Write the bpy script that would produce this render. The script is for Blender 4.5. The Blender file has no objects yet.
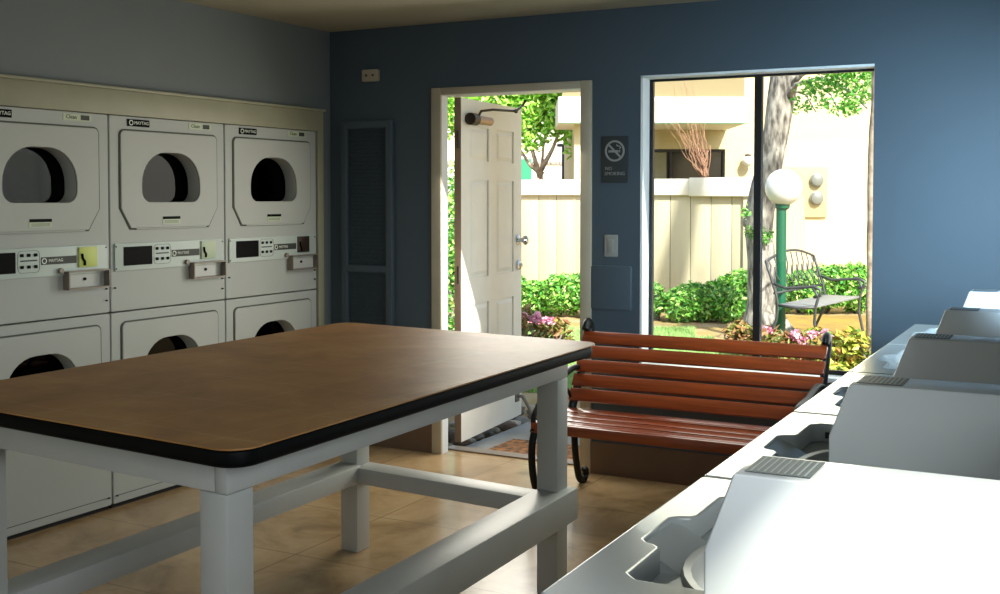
import bpy, bmesh, math, random
from mathutils import Matrix, Vector
random.seed(7)
PI = math.pi
scene = bpy.context.scene
col = scene.collection

# ------------------------------------------------------------------ materials
def rgb(h):
    h = h.lstrip('#')
    v = [int(h[i:i+2], 16) / 255 for i in (0, 2, 4)]
    return tuple((c / 12.92 if c <= 0.04045 else ((c + 0.055) / 1.055) ** 2.4) for c in v) + (1,)

def mat(name, color, rough=0.5, metal=0.0, var=0.0, vscale=8.0, bump=0.0, bscale=60.0, spec=0.5,
        color2=None, island=None, coat=0.0, stretch=None, emit=0.0, sss=0):
    m = bpy.data.materials.new(name); m.use_nodes = True
    nt = m.node_tree; N = nt.nodes; L = nt.links
    b = N['Principled BSDF']
    c = rgb(color) if isinstance(color, str) else color
    b.inputs['Roughness'].default_value = rough
    b.inputs['Metallic'].default_value = metal
    b.inputs['Specular IOR Level'].default_value = spec
    b.inputs['Coat Weight'].default_value = coat
    b.inputs['Base Color'].default_value = c
    tc = N.new('ShaderNodeTexCoord'); mp = N.new('ShaderNodeMapping')
    L.new(tc.outputs['Object'], mp.inputs['Vector'])
    if stretch: mp.inputs['Scale'].default_value = stretch
    c2 = rgb(color2) if color2 else tuple(max(0, x * (1 - var)) for x in c[:3]) + (1,)
    if island:
        g = N.new('ShaderNodeNewGeometry'); r = N.new('ShaderNodeValToRGB')
        r.color_ramp.elements[0].color = rgb(island[0]); r.color_ramp.elements[1].color = rgb(island[-1])
        for i, cc in enumerate(island[1:-1]):
            e = r.color_ramp.elements.new((i + 1) / (len(island) - 1)); e.color = rgb(cc)
        L.new(g.outputs['Random Per Island'], r.inputs['Fac']); L.new(r.outputs['Color'], b.inputs['Base Color'])
    elif var or color2:
        n = N.new('ShaderNodeTexNoise'); n.inputs['Scale'].default_value = vscale; n.inputs['Detail'].default_value = 6
        r = N.new('ShaderNodeValToRGB'); r.color_ramp.elements[0].position = 0.35; r.color_ramp.elements[1].position = 0.65
        r.color_ramp.elements[0].color = c; r.color_ramp.elements[1].color = c2
        L.new(mp.outputs['Vector'], n.inputs['Vector']); L.new(n.outputs['Fac'], r.inputs['Fac'])
        L.new(r.outputs['Color'], b.inputs['Base Color'])
    if bump:
        n2 = N.new('ShaderNodeTexNoise'); n2.inputs['Scale'].default_value = bscale; n2.inputs['Detail'].default_value = 4
        bp = N.new('ShaderNodeBump'); bp.inputs['Strength'].default_value = bump; bp.inputs['Distance'].default_value = 0.01
        L.new(mp.outputs['Vector'], n2.inputs['Vector']); L.new(n2.outputs['Fac'], bp.inputs['Height'])
        L.new(bp.outputs['Normal'], b.inputs['Normal'])
    if emit:
        b.inputs['Emission Color'].default_value = c; b.inputs['Emission Strength'].default_value = emit
    return m

def tile_mat(name, c1, c2, c3, line, size, rough, lw=0.006, lstr=0.5, bump=0.25, spec=0.5, size2=None, rot=0):
    m = mat(name, c1, rough, spec=spec)
    nt = m.node_tree; N = nt.nodes; L = nt.links; b = N['Principled BSDF']
    tc = N.new('ShaderNodeTexCoord')
    mp = N.new('ShaderNodeMapping'); mp.inputs['Rotation'].default_value = (0, 0, rot)
    L.new(tc.outputs['Object'], mp.inputs['Vector'])
    n = N.new('ShaderNodeTexNoise'); n.inputs['Scale'].default_value = 3.2; n.inputs['Detail'].default_value = 9; n.inputs['Roughness'].default_value = 0.62
    n.inputs['Distortion'].default_value = 0.6
    r = N.new('ShaderNodeValToRGB'); e = r.color_ramp.elements
    e[0].position = 0.3; e[0].color = rgb(c2); e[1].position = 0.72; e[1].color = rgb(c3)
    k = e.new(0.5); k.color = rgb(c1)
    L.new(mp.outputs['Vector'], n.inputs['Vector']); L.new(n.outputs['Fac'], r.inputs['Fac'])
    br = N.new('ShaderNodeTexBrick'); br.offset = 0; br.squash = 1
    br.inputs['Color1'].default_value = (0, 0, 0, 1); br.inputs['Color2'].default_value = (0, 0, 0, 1); br.inputs['Mortar'].default_value = (1, 1, 1, 1)
    br.inputs['Scale'].default_value = 1; br.inputs['Mortar Size'].default_value = lw
    br.inputs['Brick Width'].default_value = size; br.inputs['Row Height'].default_value = size2 or size
    L.new(mp.outputs['Vector'], br.inputs['Vector'])
    mx = N.new('ShaderNodeMix'); mx.data_type = 'RGBA'
    mth = N.new('ShaderNodeMath'); mth.operation = 'MULTIPLY'; mth.inputs[1].default_value = lstr
    L.new(br.outputs['Color'], mth.inputs[0]); L.new(mth.outputs[0], mx.inputs['Factor'])
    L.new(r.outputs['Color'], mx.inputs['A']); mx.inputs['B'].default_value = rgb(line)
    L.new(mx.outputs['Result'], b.inputs['Base Color'])
    n3 = N.new('ShaderNodeTexNoise'); n3.inputs['Scale'].default_value = 30; n3.inputs['Detail'].default_value = 5
    L.new(mp.outputs['Vector'], n3.inputs['Vector'])
    rr = N.new('ShaderNodeMapRange'); rr.inputs['To Min'].default_value = rough * 0.95; rr.inputs['To Max'].default_value = min(1, rough * 1.1)
    L.new(n3.outputs['Fac'], rr.inputs['Value']); L.new(rr.outputs['Result'], b.inputs['Roughness'])
    bp = N.new('ShaderNodeBump'); bp.inputs['Strength'].default_value = bump; bp.inputs['Distance'].default_value = 0.004
    n4 = N.new('ShaderNodeTexNoise'); n4.inputs['Scale'].default_value = 12; n4.inputs['Detail'].default_value = 2
    L.new(mp.outputs['Vector'], n4.inputs['Vector'])
    L.new(n4.outputs['Fac'], bp.inputs['Height']); L.new(bp.outputs['Normal'], b.inputs['Normal'])
    return m

def glass_mat(name, tint=(1, 1, 1, 1), refl=0.6, ior=1.45):
    m = bpy.data.materials.new(name); m.use_nodes = True
    nt = m.node_tree; N = nt.nodes; L = nt.links; N.remove(N['Principled BSDF'])
    out = N['Material Output']; t = N.new('ShaderNodeBsdfTransparent'); g = N.new('ShaderNodeBsdfGlossy')
    t.inputs['Color'].default_value = tint; g.inputs['Roughness'].default_value = 0.02
    f = N.new('ShaderNodeLayerWeight'); f.inputs['Blend'].default_value = 0.5
    pw = N.new('ShaderNodeMath'); pw.operation = 'POWER'; pw.inputs[1].default_value = 4.0
    ad = N.new('ShaderNodeMath'); ad.operation = 'MULTIPLY_ADD'; ad.inputs[1].default_value = 0.9; ad.inputs[2].default_value = 0.04
    mu = N.new('ShaderNodeMath'); mu.operation = 'MULTIPLY'; mu.inputs[1].default_value = refl
    mx = N.new('ShaderNodeMixShader')
    L.new(f.outputs['Facing'], pw.inputs[0]); L.new(pw.outputs[0], ad.inputs[0]); L.new(ad.outputs[0], mu.inputs[0]); L.new(mu.outputs[0], mx.inputs[0]); L.new(t.outputs[0], mx.inputs[1]); L.new(g.outputs[0], mx.inputs[2])
    L.new(mx.outputs[0], out.inputs['Surface'])
    return m

M = {}
M['wall_blue'] = mat('blue wall paint', '#45525b', 0.55, var=0.06, vscale=2, bump=0.05, bscale=180)
M['wall_grey'] = mat('grey blue wall paint', '#6b7375', 0.6, var=0.05, vscale=2, bump=0.05, bscale=180)
M['cream_trim'] = mat('cream painted board', '#9c9b84', 0.5, var=0.08, vscale=5, bump=0.03)
M['ceiling'] = mat('ceiling paint', '#a09c86', 0.7, var=0.04)
M['casing'] = mat('beige door casing paint', '#b8ad95', 0.5, var=0.1, vscale=6)
M['white_paint'] = mat('white paint', '#dfe3e2', 0.4, var=0.05, vscale=6)
M['brown_base'] = mat('brown vinyl base', '#6e5643', 0.45, var=0.12, vscale=4)
M['enamel'] = mat('white dryer enamel', '#aeb3b0', 0.5, var=0.03, vscale=3, spec=0.35)
M['enamel_door'] = mat('dryer door enamel', '#b0b4b0', 0.5, var=0.03, vscale=3, spec=0.35)
M['washer'] = mat('white washer enamel', '#b9c0c0', 0.24, var=0.03, vscale=3, coat=0.2)
M['washer_box'] = mat('pale grey coated steel', '#cfd3d3', 0.32, var=0.03, vscale=3, coat=0.2)
M['groove'] = mat('door seam shadow gap', '#4d5249', 0.7)
M['black'] = mat('black plastic', '#060607', 0.5, spec=0.05)
M['frame_black'] = mat('black window frame', '#0a0b0c', 0.4)
M['toe'] = mat('black toe kick', '#08080a', 0.7)
M['panel'] = mat('brushed control panel', '#b4c0bb', 0.5, metal=0.1, var=0.04, vscale=4)
M['chrome'] = mat('chrome', '#c9ccd0', 0.18, metal=1)
M['steel'] = mat('dull steel box', '#857c72', 0.5, metal=0.3, var=0.1)
M['steel_in'] = mat('bright steel', '#b9bbb8', 0.5, metal=0.1)
M['yellow'] = mat('yellow instruction sticker', '#c3d06a', 0.5)
M['sticker'] = mat('pale sticker', '#b6c4a8', 0.5)
M['white_print'] = mat('white print', '#dfe6dc', 0.5)
M['dark_print'] = mat('dark print', '#2c322b', 0.6)
M['grey_label'] = mat('grey instruction label', '#465156', 0.45, var=0.5, vscale=120, stretch=(0.3, 3, 1))
M['label_line'] = mat('pale printed lines', '#97a2a6', 0.5)
M['drum'] = mat('dryer drum steel', '#3a3a33', 0.4, metal=0.3)
M['drum_light'] = mat('pale dryer drum', '#d6d6c4', 0.5)
M['dark_glass'] = glass_mat('smoked dryer glass', (0.09, 0.095, 0.08, 1), 0.25)
M['clear_glass'] = glass_mat('window glass', (0.97, 0.99, 0.98, 1), 0.45)
M['table_top'] = tile_mat('mottled tan laminate', '#a2733f', '#8a602f', '#b48850', '#c6b592', 0.305, 0.46, 0.0014, 0.4, 0.35, 0.4)
M['table_edge'] = mat('black rubber edge', '#040405', 0.6, spec=0.12)
M['table_paint'] = mat('white painted lumber', '#bcbcb6', 0.42, var=0.06, vscale=5, bump=0.08, bscale=25, stretch=(1, 1, 1))
M['floor'] = tile_mat('tan stained tile floor', '#a28762', '#816949', '#b79d76', '#58482f', 0.61, 0.24, 0.004, 0.5, 0.02)
M['slat'] = mat('reddish varnished slat', '#963f14', 0.32, color2='#78300e', vscale=5, stretch=(0.8, 14, 14), coat=0.4)
M['iron'] = mat('black cast iron', '#08090a', 0.5, bump=0.1, bscale=80, spec=0.3)
M['door_paint'] = mat('ivory steel door', '#efebdf', 0.4, var=0.04)
M['door_edge'] = mat('tan door edge', '#9c7f66', 0.5)
M['closer'] = mat('tan door closer', '#b08e70', 0.35, metal=0.3)
M['bronze'] = mat('dark bronze', '#3d3128', 0.4, metal=0.5)
M['plate'] = mat('switch plate', '#8d8d86', 0.45)
M['sign'] = mat('dark sign plate', '#2b3132', 0.5)
M['sign_print'] = mat('pale sign print', '#8f918a', 0.5)
M['screen'] = mat('blue perforated panel', '#2c3a42', 0.6, bump=0.6, bscale=240)
M['concrete'] = mat('patio concrete', '#a7a69f', 0.8, var=0.15, vscale=6, bump=0.2)
M['soil'] = mat('garden soil', '#b89f7c', 0.95, color2='#a48d52', vscale=2.5, bump=0.6, bscale=30)
M['mulch'] = mat('straw litter', '#ad8d3c', 0.95, color2='#927743', vscale=6, bump=0.6, bscale=40)
M['mat'] = mat('door mat', '#b57b46', 0.95, color2='#4a4038', vscale=24, bump=0.8, bscale=120)
M['pebble'] = mat('river pebble', '#8a8478', 0.7, island=['#5f5b52', '#a39a88', '#7b6553', '#c2bbab'])
M['fence'] = mat('cream fence board', '#c9c0a3', 0.7, var=0.06, vscale=3, stretch=(3, 3, 0.4), bump=0.05)
M['fence_cap'] = mat('white fence cap', '#e6e2d4', 0.6, var=0.05)
M['stucco'] = mat('cream stucco', '#cfc49e', 0.9, var=0.05, bump=0.2, bscale=60)
M['fascia'] = mat('white balcony fascia', '#e8e4d8', 0.7, var=0.04)
M['dark_win'] = mat('dark window pane', '#14181c', 0.12)
M['curtain'] = mat('beige curtain', '#8c8a70', 0.8)
M['globe'] = mat('white acrylic globe', '#e9e9e7', 0.25, coat=0.5)
M['green_pole'] = mat('green painted pole', '#125c40', 0.4)
M['bark'] = mat('grey bark', '#b3aea6', 0.9, color2='#4f4a45', vscale=9, bump=1.0, bscale=20, stretch=(2, 2, 0.6))
M['bark_pale'] = mat('pale bark', '#c4b5a3', 0.9, color2='#8a7868', vscale=12, bump=0.8, bscale=25)
M['twig'] = mat('dry twig', '#a58069', 0.9)
M['hedge'] = mat('hedge leaf', '#4f9a2a', 0.5, island=['#2a6b22', '#57a433', '#9bd458', '#3a8a30', '#cde493'])
M['tree_leaf'] = mat('spring leaf', '#7cc832', 0.5, island=['#7cc83a', '#a4e052', '#c8f27c', '#6cb83a'])
M['leaf_fringe'] = mat('fringe leaf', '#4f9f3a', 0.5, island=['#3f9a3c', '#7ecb54', '#b4e27c'])
M['flower_leaf'] = mat('yellow green leaf', '#9eb03a', 0.5, island=['#6a8a2a', '#b0c24a', '#d3cf5a', '#a8763a', '#4f7d2c', '#d9e07a'])
M['olive_leaf'] = mat('olive leaf', '#6f7d38', 0.5, island=['#5b6d2a', '#8a8a42', '#a06a48', '#4d5f24'])
M['petal'] = mat('pink petal', '#e88fb0', 0.6, island=['#c9608a', '#e59bb6', '#f3cdd8', '#d8759b'])
M['grass'] = mat('grass blade', '#7fcf45', 0.7, island=['#86b85c', '#a9cf7c', '#75a552', '#c3d99a'])
M['patina'] = mat('dark grey wrought iron', '#4c4e50', 0.45, metal=0.3)
M['mesh_seat'] = mat('grey seat mesh', '#8b8f93', 0.5, metal=0.2)
M['meter'] = mat('meter glass dome', '#7e817e', 0.3, metal=0.2)
M['panel_cream'] = mat('cream meter cabinet', '#b0a37c', 0.7)
M['parapet'] = mat('shaded tan parapet', '#8f8262', 0.8)  # tan darkened: the parapet's shade is put into the colour
M['green_trim'] = mat('green trim', '#2b8f6a', 0.6)
M['pole_dark'] = mat('dark pole', '#35394a', 0.5)
M['asphalt'] = mat('pale asphalt', '#b9b8b2', 0.9, var=0.08)

# ------------------------------------------------------------------ mesh helpers
MT = {'x': Matrix(((0,0,1,0),(1,0,0,0),(0,1,0,0),(0,0,0,1))),      # plate facing +x : (u,v,w)->(w,u,v)
      'y': Matrix(((1,0,0,0),(0,0,-1,0),(0,1,0,0),(0,0,0,1))),     # plate facing -y : (u,v,w)->(u,-w,v)
      'z': Matrix.Identity(4)}

class MB:
    def __init__(s): s.bm = bmesh.new(); s.tubey = False
    def box(s, x0, x1, y0, y1, z0, z1, bev=0.0, seg=2, mtx=None):
        t = bmesh.new(); bmesh.ops.create_cube(t, size=1)
        for v in t.verts:
            v.co = Vector(((x0+x1)/2 + v.co.x*(x1-x0), (y0+y1)/2 + v.co.y*(y1-y0), (z0+z1)/2 + v.co.z*(z1-z0)))
        if bev: bmesh.ops.bevel(t, geom=t.edges[:], offset=bev, segments=seg, affect='EDGES', profile=0.5)
        return s.add(t, mtx)
    def add(s, t, mtx=None):
        if mtx is not None: bmesh.ops.transform(t, matrix=mtx, verts=t.verts)
        me = bpy.data.meshes.new('t'); t.to_mesh(me); t.free(); s.bm.from_mesh(me); bpy.data.meshes.remove(me)
        return s
    def cyl(s, a, b, r, r2=None, n=20):
        a = Vector(a); b = Vector(b); d = b - a
        t = bmesh.new(); bmesh.ops.create_cone(t, cap_ends=True, segments=n, radius1=r, radius2=r if r2 is None else r2, depth=d.length)
        q = Vector((0, 0, 1)).rotation_difference(d.normalized()).to_matrix().to_4x4()
        return s.add(t, Matrix.Translation((a+b)/2) @ q)
    def sphere(s, c, r, sc=(1,1,1), u=24, v=14):
        t = bmesh.new(); bmesh.ops.create_uvsphere(t, u_segments=u, v_segments=v, radius=r)
        return s.add(t, Matrix.Translation(c) @ Matrix.Diagonal((*sc, 1)))
    def tube(s, pts, r, n=8, flat=None, cap=True):
        pts = [Vector(p) for p in pts]; m = len(pts); s.tubey = True
        rs = r if isinstance(r, (list, tuple)) else [r]*m
        rings = []; prev = None
        for i, p in enumerate(pts):
            t = (pts[min(i+1, m-1)] - pts[max(i-1, 0)]).normalized()
            if prev is None:
                ref = Vector((1, 0, 0)) if abs(t.x) < 0.9 else Vector((0, 1, 0))
                u = (ref - t*ref.dot(t)).normalized()
            else:
                u = (prev - t*prev.dot(t)); u = u.normalized() if u.length > 1e-6 else prev
            prev = u; w = t.cross(u)
            fa, fb = flat if flat else (1, 1)
            rings.append([s.bm.verts.new(p + (u*math.cos(2*PI*k/n)*fa + w*math.sin(2*PI*k/n)*fb)*rs[i]) for k in range(n)])
        for i in range(m-1):
            for k in range(n):
                s.bm.faces.new((rings[i][k], rings[i][(k+1) % n], rings[i+1][(k+1) % n], rings[i+1][k]))
        if cap:
            s.bm.faces.new(rings[0][::-1]); s.bm.faces.new(rings[-1])
        return s
    def lathe(s, prof, c=(0,0,0), n=32, mtx=None):
        t = bmesh.new(); rr = []
        for r, z in prof: rr.append([t.verts.new((r*math.cos(2*PI*k/n), r*math.sin(2*PI*k/n), z)) for k in range(n)])
        for i in range(len(rr)-1):
            for k in range(n): t.faces.new((rr[i][k], rr[i][(k+1) % n], rr[i+1][(k+1) % n], rr[i+1][k]))
        return s.add(t, Matrix.Translation(c) @ (mtx or Matrix.Identity(4)))
    def prism(s, poly, y0, y1, bev=0):   # poly in (x,z), extruded along y
        t = bmesh.new(); a = [t.verts.new((x, y0, z)) for x, z in poly]; b = [t.verts.new((x, y1, z)) for x, z in poly]
        n = len(poly); t.faces.new(a); t.faces.new(b[::-1])
        for i in range(n): t.faces.new((a[i], b[i], b[(i+1) % n], a[(i+1) % n]))
        bmesh.ops.recalc_face_normals(t, faces=t.faces)
        if bev: bmesh.ops.bevel(t, geom=t.edges[:], offset=bev, segments=3, affect='EDGES', profile=0.5)
        return s.add(t)
    def hexa(s, c8, bev=0):  # 8 corners: bottom 4 ccw then top 4
        t = bmesh.new(); v = [t.verts.new(c) for c in c8]
        for f in ((3,2,1,0),(4,5,6,7),(0,1,5,4),(1,2,6,5),(2,3,7,6),(3,0,4,7)): t.faces.new([v[i] for i in f])
        bmesh.ops.recalc_face_normals(t, faces=t.faces)
        if bev: bmesh.ops.bevel(t, geom=t.edges[:], offset=bev, segments=2, affect='EDGES', profile=0.5)
        return s.add(t)
    def plate(s, outline, holes=(), t=0.01, face='z', off=0.0, bev=0.0, mtx=None):
        cu = bpy.data.curves.new('c', 'CURVE'); cu.dimensions = '2D'; cu.fill_mode = 'BOTH'
        cu.extrude = max(t/2 - bev, 0.0001); cu.bevel_depth = bev; cu.bevel_resolution = 2; cu.offset = -bev
        for poly in [outline] + list(holes):
            sp = cu.splines.new('POLY'); sp.points.add(len(poly)-1)
            for i, (x, y) in enumerate(poly): sp.points[i].co = (x, y, 0, 1)
            sp.use_cyclic_u = True
        ob = bpy.data.objects.new('c', cu); col.objects.link(ob)
        dg = bpy.context.evaluated_depsgraph_get(); dg.update()
        me = bpy.data.meshes.new_from_object(ob.evaluated_get(dg))
        tb = bmesh.new(); tb.from_mesh(me); bmesh.ops.remove_doubles(tb, verts=tb.verts, dist=1e-5)
        bpy.data.objects.remove(ob); bpy.data.curves.remove(cu); bpy.data.meshes.remove(me)
        return s.add(tb, (mtx or Matrix.Identity(4)) @ MT[face] @ Matrix.Translation((0, 0, off + t/2)))
    def build(s, name, m, parent=None, smooth=24):
        bm = s.bm
        if s.tubey and smooth: smooth = 62
        if smooth:
            a = math.radians(smooth)
            for f in bm.faces: f.smooth = True
            for e in bm.edges:
                if len(e.link_faces) == 2 and e.calc_face_angle(0) > a: e.smooth = False
        me = bpy.data.meshes.new(name); bm.to_mesh(me); bm.free()
        me.materials.append(M[m] if isinstance(m, str) else m)
        o = bpy.data.objects.new(name, me); col.objects.link(o)
        if parent: o.parent = parent
        return o

def rrect(x0, x1, y0, y1, r, n=6):
    rs = r if isinstance(r, (list, tuple)) else [r]*4      # BL, BR, TR, TL
    out = []
    for (cx, cy, a0), q in zip(((x0, y0, PI), (x1, y0, 1.5*PI), (x1, y1, 0), (x0, y1, 0.5*PI)), rs):
        if q <= 0: out.append((cx, cy)); continue
        ox = cx + (q if cx == x0 else -q); oy = cy + (q if cy == y0 else -q)
        for k in range(n+1):
            a = a0 + k*PI/2/n; out.append((ox + q*math.cos(a), oy + q*math.sin(a)))
    return out
def circ(cx, cy, r, n=40): return [(cx + r*math.cos(2*PI*k/n), cy + r*math.sin(2*PI*k/n)) for k in range(n)]

def tag(o, label=None, cat=None, group=None, kind=None):
    if label: o['label'] = label
    if cat: o['category'] = cat
    if group: o['group'] = group
    if kind: o['kind'] = kind
    return o
def empty(name, loc=(0,0,0), rz=0, **k):
    o = bpy.data.objects.new(name, None); o.location = loc; o.rotation_euler = (0, 0, rz); o.empty_display_size = 0.1
    col.objects.link(o); return tag(o, **k)
def struct(o): o['kind'] = 'structure'; return o
def copy_tree(o, parent=None):
    c = o.copy(); col.objects.link(c)
    if parent: c.parent = parent
    for ch in [x for x in KIDS.get(o, [])]: pass
    for ch in list(o.children): copy_tree(ch, c)
    return c
KIDS = {}
def text(name, s, size, m, parent, mtx, thick=0.0006, bold=0.0):
    cu = bpy.data.curves.new('f', 'FONT'); cu.body = s; cu.size = size; cu.align_x = 'CENTER'; cu.align_y = 'CENTER'
    cu.extrude = thick; cu.offset = bold; cu.resolution_u = 2
    ob = bpy.data.objects.new('f', cu); col.objects.link(ob)
    dg = bpy.context.evaluated_depsgraph_get(); dg.update()
    me = bpy.data.meshes.new_from_object(ob.evaluated_get(dg)); me.transform(mtx)
    bpy.data.objects.remove(ob); bpy.data.curves.remove(cu)
    me.name = name; me.materials.clear(); me.materials.append(M[m])
    o = bpy.data.objects.new(name, me); col.objects.link(o); o.parent = parent
    return o

# ------------------------------------------------------------------ camera
CX, CY, CZ = 4.2109, -5.4685, 1.4874
YAW, PITCH, ROLL, F, PPX, PPY = 0.4816, -0.0339, 0.0012, 1122.92, 528.73, 234.04
fw = Vector((-math.sin(YAW)*math.cos(PITCH), math.cos(YAW)*math.cos(PITCH), math.sin(PITCH)))
rt = Vector((math.cos(YAW), math.sin(YAW), 0)); up = rt.cross(fw)
r2 = rt*math.cos(ROLL) + up*math.sin(ROLL); u2 = -rt*math.sin(ROLL) + up*math.cos(ROLL)
cam = bpy.data.cameras.new('camera'); cam.sensor_width = 36; cam.lens = F*36/1000
cam.shift_x = -(PPX-500)/1000; cam.shift_y = (PPY-297)/1000; cam.clip_end = 300
co = bpy.data.objects.new('camera', cam); col.objects.link(co)
co.matrix_world = Matrix(((r2.x, u2.x, -fw.x, CX), (r2.y, u2.y, -fw.y, CY), (r2.z, u2.z, -fw.z, CZ), (0, 0, 0, 1)))
scene.camera = co
fh = Vector((-math.sin(YAW), math.cos(YAW), 0))
def gp(px, d, z=0.0):        # point on the garden plan, d metres ahead of the viewer
    p = Vector((CX, CY, 0)) + fh*d + rt*((px-PPX)/F*d*0.9994); p.z = z; return p
def zz(py, d): return CZ - (py-196.0)*d/F
G = -0.10

# ------------------------------------------------------------------ room shell
RX, RY, H, WT = 4.5, -6.6, 2.4711, 0.15
def boxes(name, m, lst, parent=None, bev=0):
    b = MB()
    for q in lst: b.box(*q, bev=bev)
    return b.build(name, m, parent, smooth=24 if bev else 0)
struct(boxes('floor', 'floor', [(-0.9, RX+0.2, RY-0.15, WT, -0.1, 0)]))
struct(boxes('ceiling', 'ceiling', [(-0.9, RX+0.2, RY-0.15, WT, H, H+0.12)]))
DX0, DX1, DZ = 0.79, 1.675, 2.062
WX0, WX1, WZ0, WZ1 = 2.012, 3.192, 0.60, 2.112
b = MB().plate([(-0.9, 0), (DX0-.055, 0), (DX0-.055, DZ), (DX1+.05, DZ), (DX1+.05, 0), (RX+0.2, 0), (RX+0.2, H), (-0.9, H)],
               [[(WX0, WZ0), (WX1, WZ0), (WX1, WZ1), (WX0, WZ1)]], WT, 'y', -WT)
struct(b.build('wall_back', 'wall_blue', smooth=0))
struct(boxes('shade_eave', 'fascia', [(-1.5, RX+.2, WT, 1.6, H+.1, H+.25), (-1.5, RX+.2, RY-.6, WT, H+.125, H+.25)]))  # eave added above the view to shade the patio and open door
# left wall with the dryer alcove
YA, YB = -2.485, -0.155
struct(boxes('wall_left', 'wall_grey', [(-0.15, 0, YB+0.005, 0, 0, H), (-0.15, 0, YA-0.01, YB+0.005, 1.88, H), (-0.15, 0, RY, YA-0.01, 0, H),
       (-0.9, -0.15, YB+0.005, YB+0.06, 0, 2.0), (-0.9, -0.15, YA-0.06, YA-0.01, 0, 2.0), (-0.95, -0.85, YA-0.06, YB+0.06, 0, 2.0), (-0.9, -0.15, YA-0.06, YB+0.06, 1.9, 2.0)]))
# right wall with two windows behind/over the washers
def wall_hole(name, m, face, w0, w1, z0, z1, holes, off, t):
    return struct(MB().plate([(w0, z0), (w1, z0), (w1, z1), (w0, z1)], [[(a, c), (b_, c), (b_, d), (a, d)] for a, b_, c, d in holes], t, face, off).build(name, m, smooth=0))
RWIN = [(-5.25, -4.20, 1.15, 2.065), (-2.15, -0.95, 1.15, 2.065)]
wall_hole('wall_right', 'wall_blue', 'x', RY, 0, 0, H, RWIN, RX, 0.15)
FILL_WIN = [(0.5, 2.3, 0.7, 2.1)]  # unseen window, added to let light in behind the camera
wall_hole('wall_front', 'wall_blue', 'y', -0.15, RX+0.15, 0, H, FILL_WIN, -RY, 0.15)
for i, (a, b_, c, d) in enumerate(RWIN):
    q = struct(MB().plate([(a, c), (b_, c), (b_, d), (a, d)], [[(a+.03, c+.03), (b_-.03, c+.03), (b_-.03, d-.03), (a+.03, d-.03)]], 0.05, 'x', RX+0.06).build('window_%d' % (i+2), 'frame_black', smooth=0))
    struct(MB().box(RX+.085, RX+.09, a+.03, b_-.03, c+.03, d-.03).build('pane', 'clear_glass', q, smooth=0))
q = struct(MB().plate([(.5, .7), (2.3, .7), (2.3, 2.1), (.5, 2.1)], [[(.54, .74), (2.26, .74), (2.26, 2.06), (.54, 2.06)]], 0.05, 'y', -RY+.05).build('window_4', 'frame_black', smooth=0))  # frame of the added front window, out of view
struct(MB().box(.54, 2.26, RY-.08, RY-.075, .74, 2.06).build('pane', 'clear_glass', q, smooth=0))
# brown base on the back wall, cream bulkhead trim round the dryers
struct(boxes('baseboard_back', 'brown_base', [(0.0, 0.728, -0.012, 0, 0, 0.172), (1.735, RX, -0.012, 0, 0, 0.172)]))
struct(boxes('trim_1', 'cream_trim', [(0, 0.03, YA-0.02, -0.103, 1.868, 1.985), (0, 0.03, YB, -0.103, 0, 1.868), (0, 0.045, YA-0.02, -0.097, 1.985, 1.999), (-0.002, 0.03, RY, YA-0.02, 0, 1.985)], bev=0.003))

# main window
win = struct(MB().plate([(WX0, WZ0), (WX1, WZ0), (WX1, WZ1), (WX0, WZ1)],
     [[(WX0+.025, WZ0+.03), (2.588, WZ0+.03), (2.588, WZ1-.022), (WX0+.025, WZ1-.022)], [(2.624, WZ0+.03), (WX1-.006, WZ0+.03), (WX1-.006, WZ1-.022), (2.624, WZ1-.022)]],
     0.04, 'y', -0.13).build('window_1', 'frame_black', smooth=0))
struct(MB().box(WX0+.02, WX1-.02, .108, .112, WZ0+.02, WZ1-.02).build('pane', 'clear_glass', win, smooth=0))
struct(boxes('window_reveal', 'white_paint', [(WX0-.001, WX0+.012, -.004, .09, WZ0, WZ1), (WX0, WX1, -.004, .09, WZ1-.012, WZ1+.001), (WX1-.002, WX1+.001, .004, .09, WZ0, WZ1)], win))
struct(boxes('window_sill', 'white_paint', [(WX0-.01, WX1+.01, -.02, .09, WZ0-.012, WZ0+.012)], win, bev=.004))

# door frame + leaf
dj = struct(boxes('door_1', 'casing', [(0.73, DX0+.004, -.018, 0, 0, DZ+.040), (DX1-.004, 1.735, -.018, 0, 0, DZ+.040), (DX0+.004, DX1-.004, -.018, 0, DZ, DZ+.040)], bev=.004))
struct(boxes('door_jamb', 'white_paint', [(DX0-.054, DX0+.003, -.012, .062, 0, DZ), (DX1, DX1+.049, -.012, WT, 0, DZ), (DX0, DX1, -.012, WT, DZ-.003, DZ+.001)], dj))
struct(boxes('threshold', 'steel', [(DX0-.05, DX1+.04, .10, WT+.04, 0, .010)], dj, bev=.004))
ANG = math.radians(95.4)
leaf = empty('entry_door', (0.768, 0.235, 0.0), ANG - 0, label='ivory six-panel steel entry door standing open outward in the doorway', cat='door')
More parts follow.
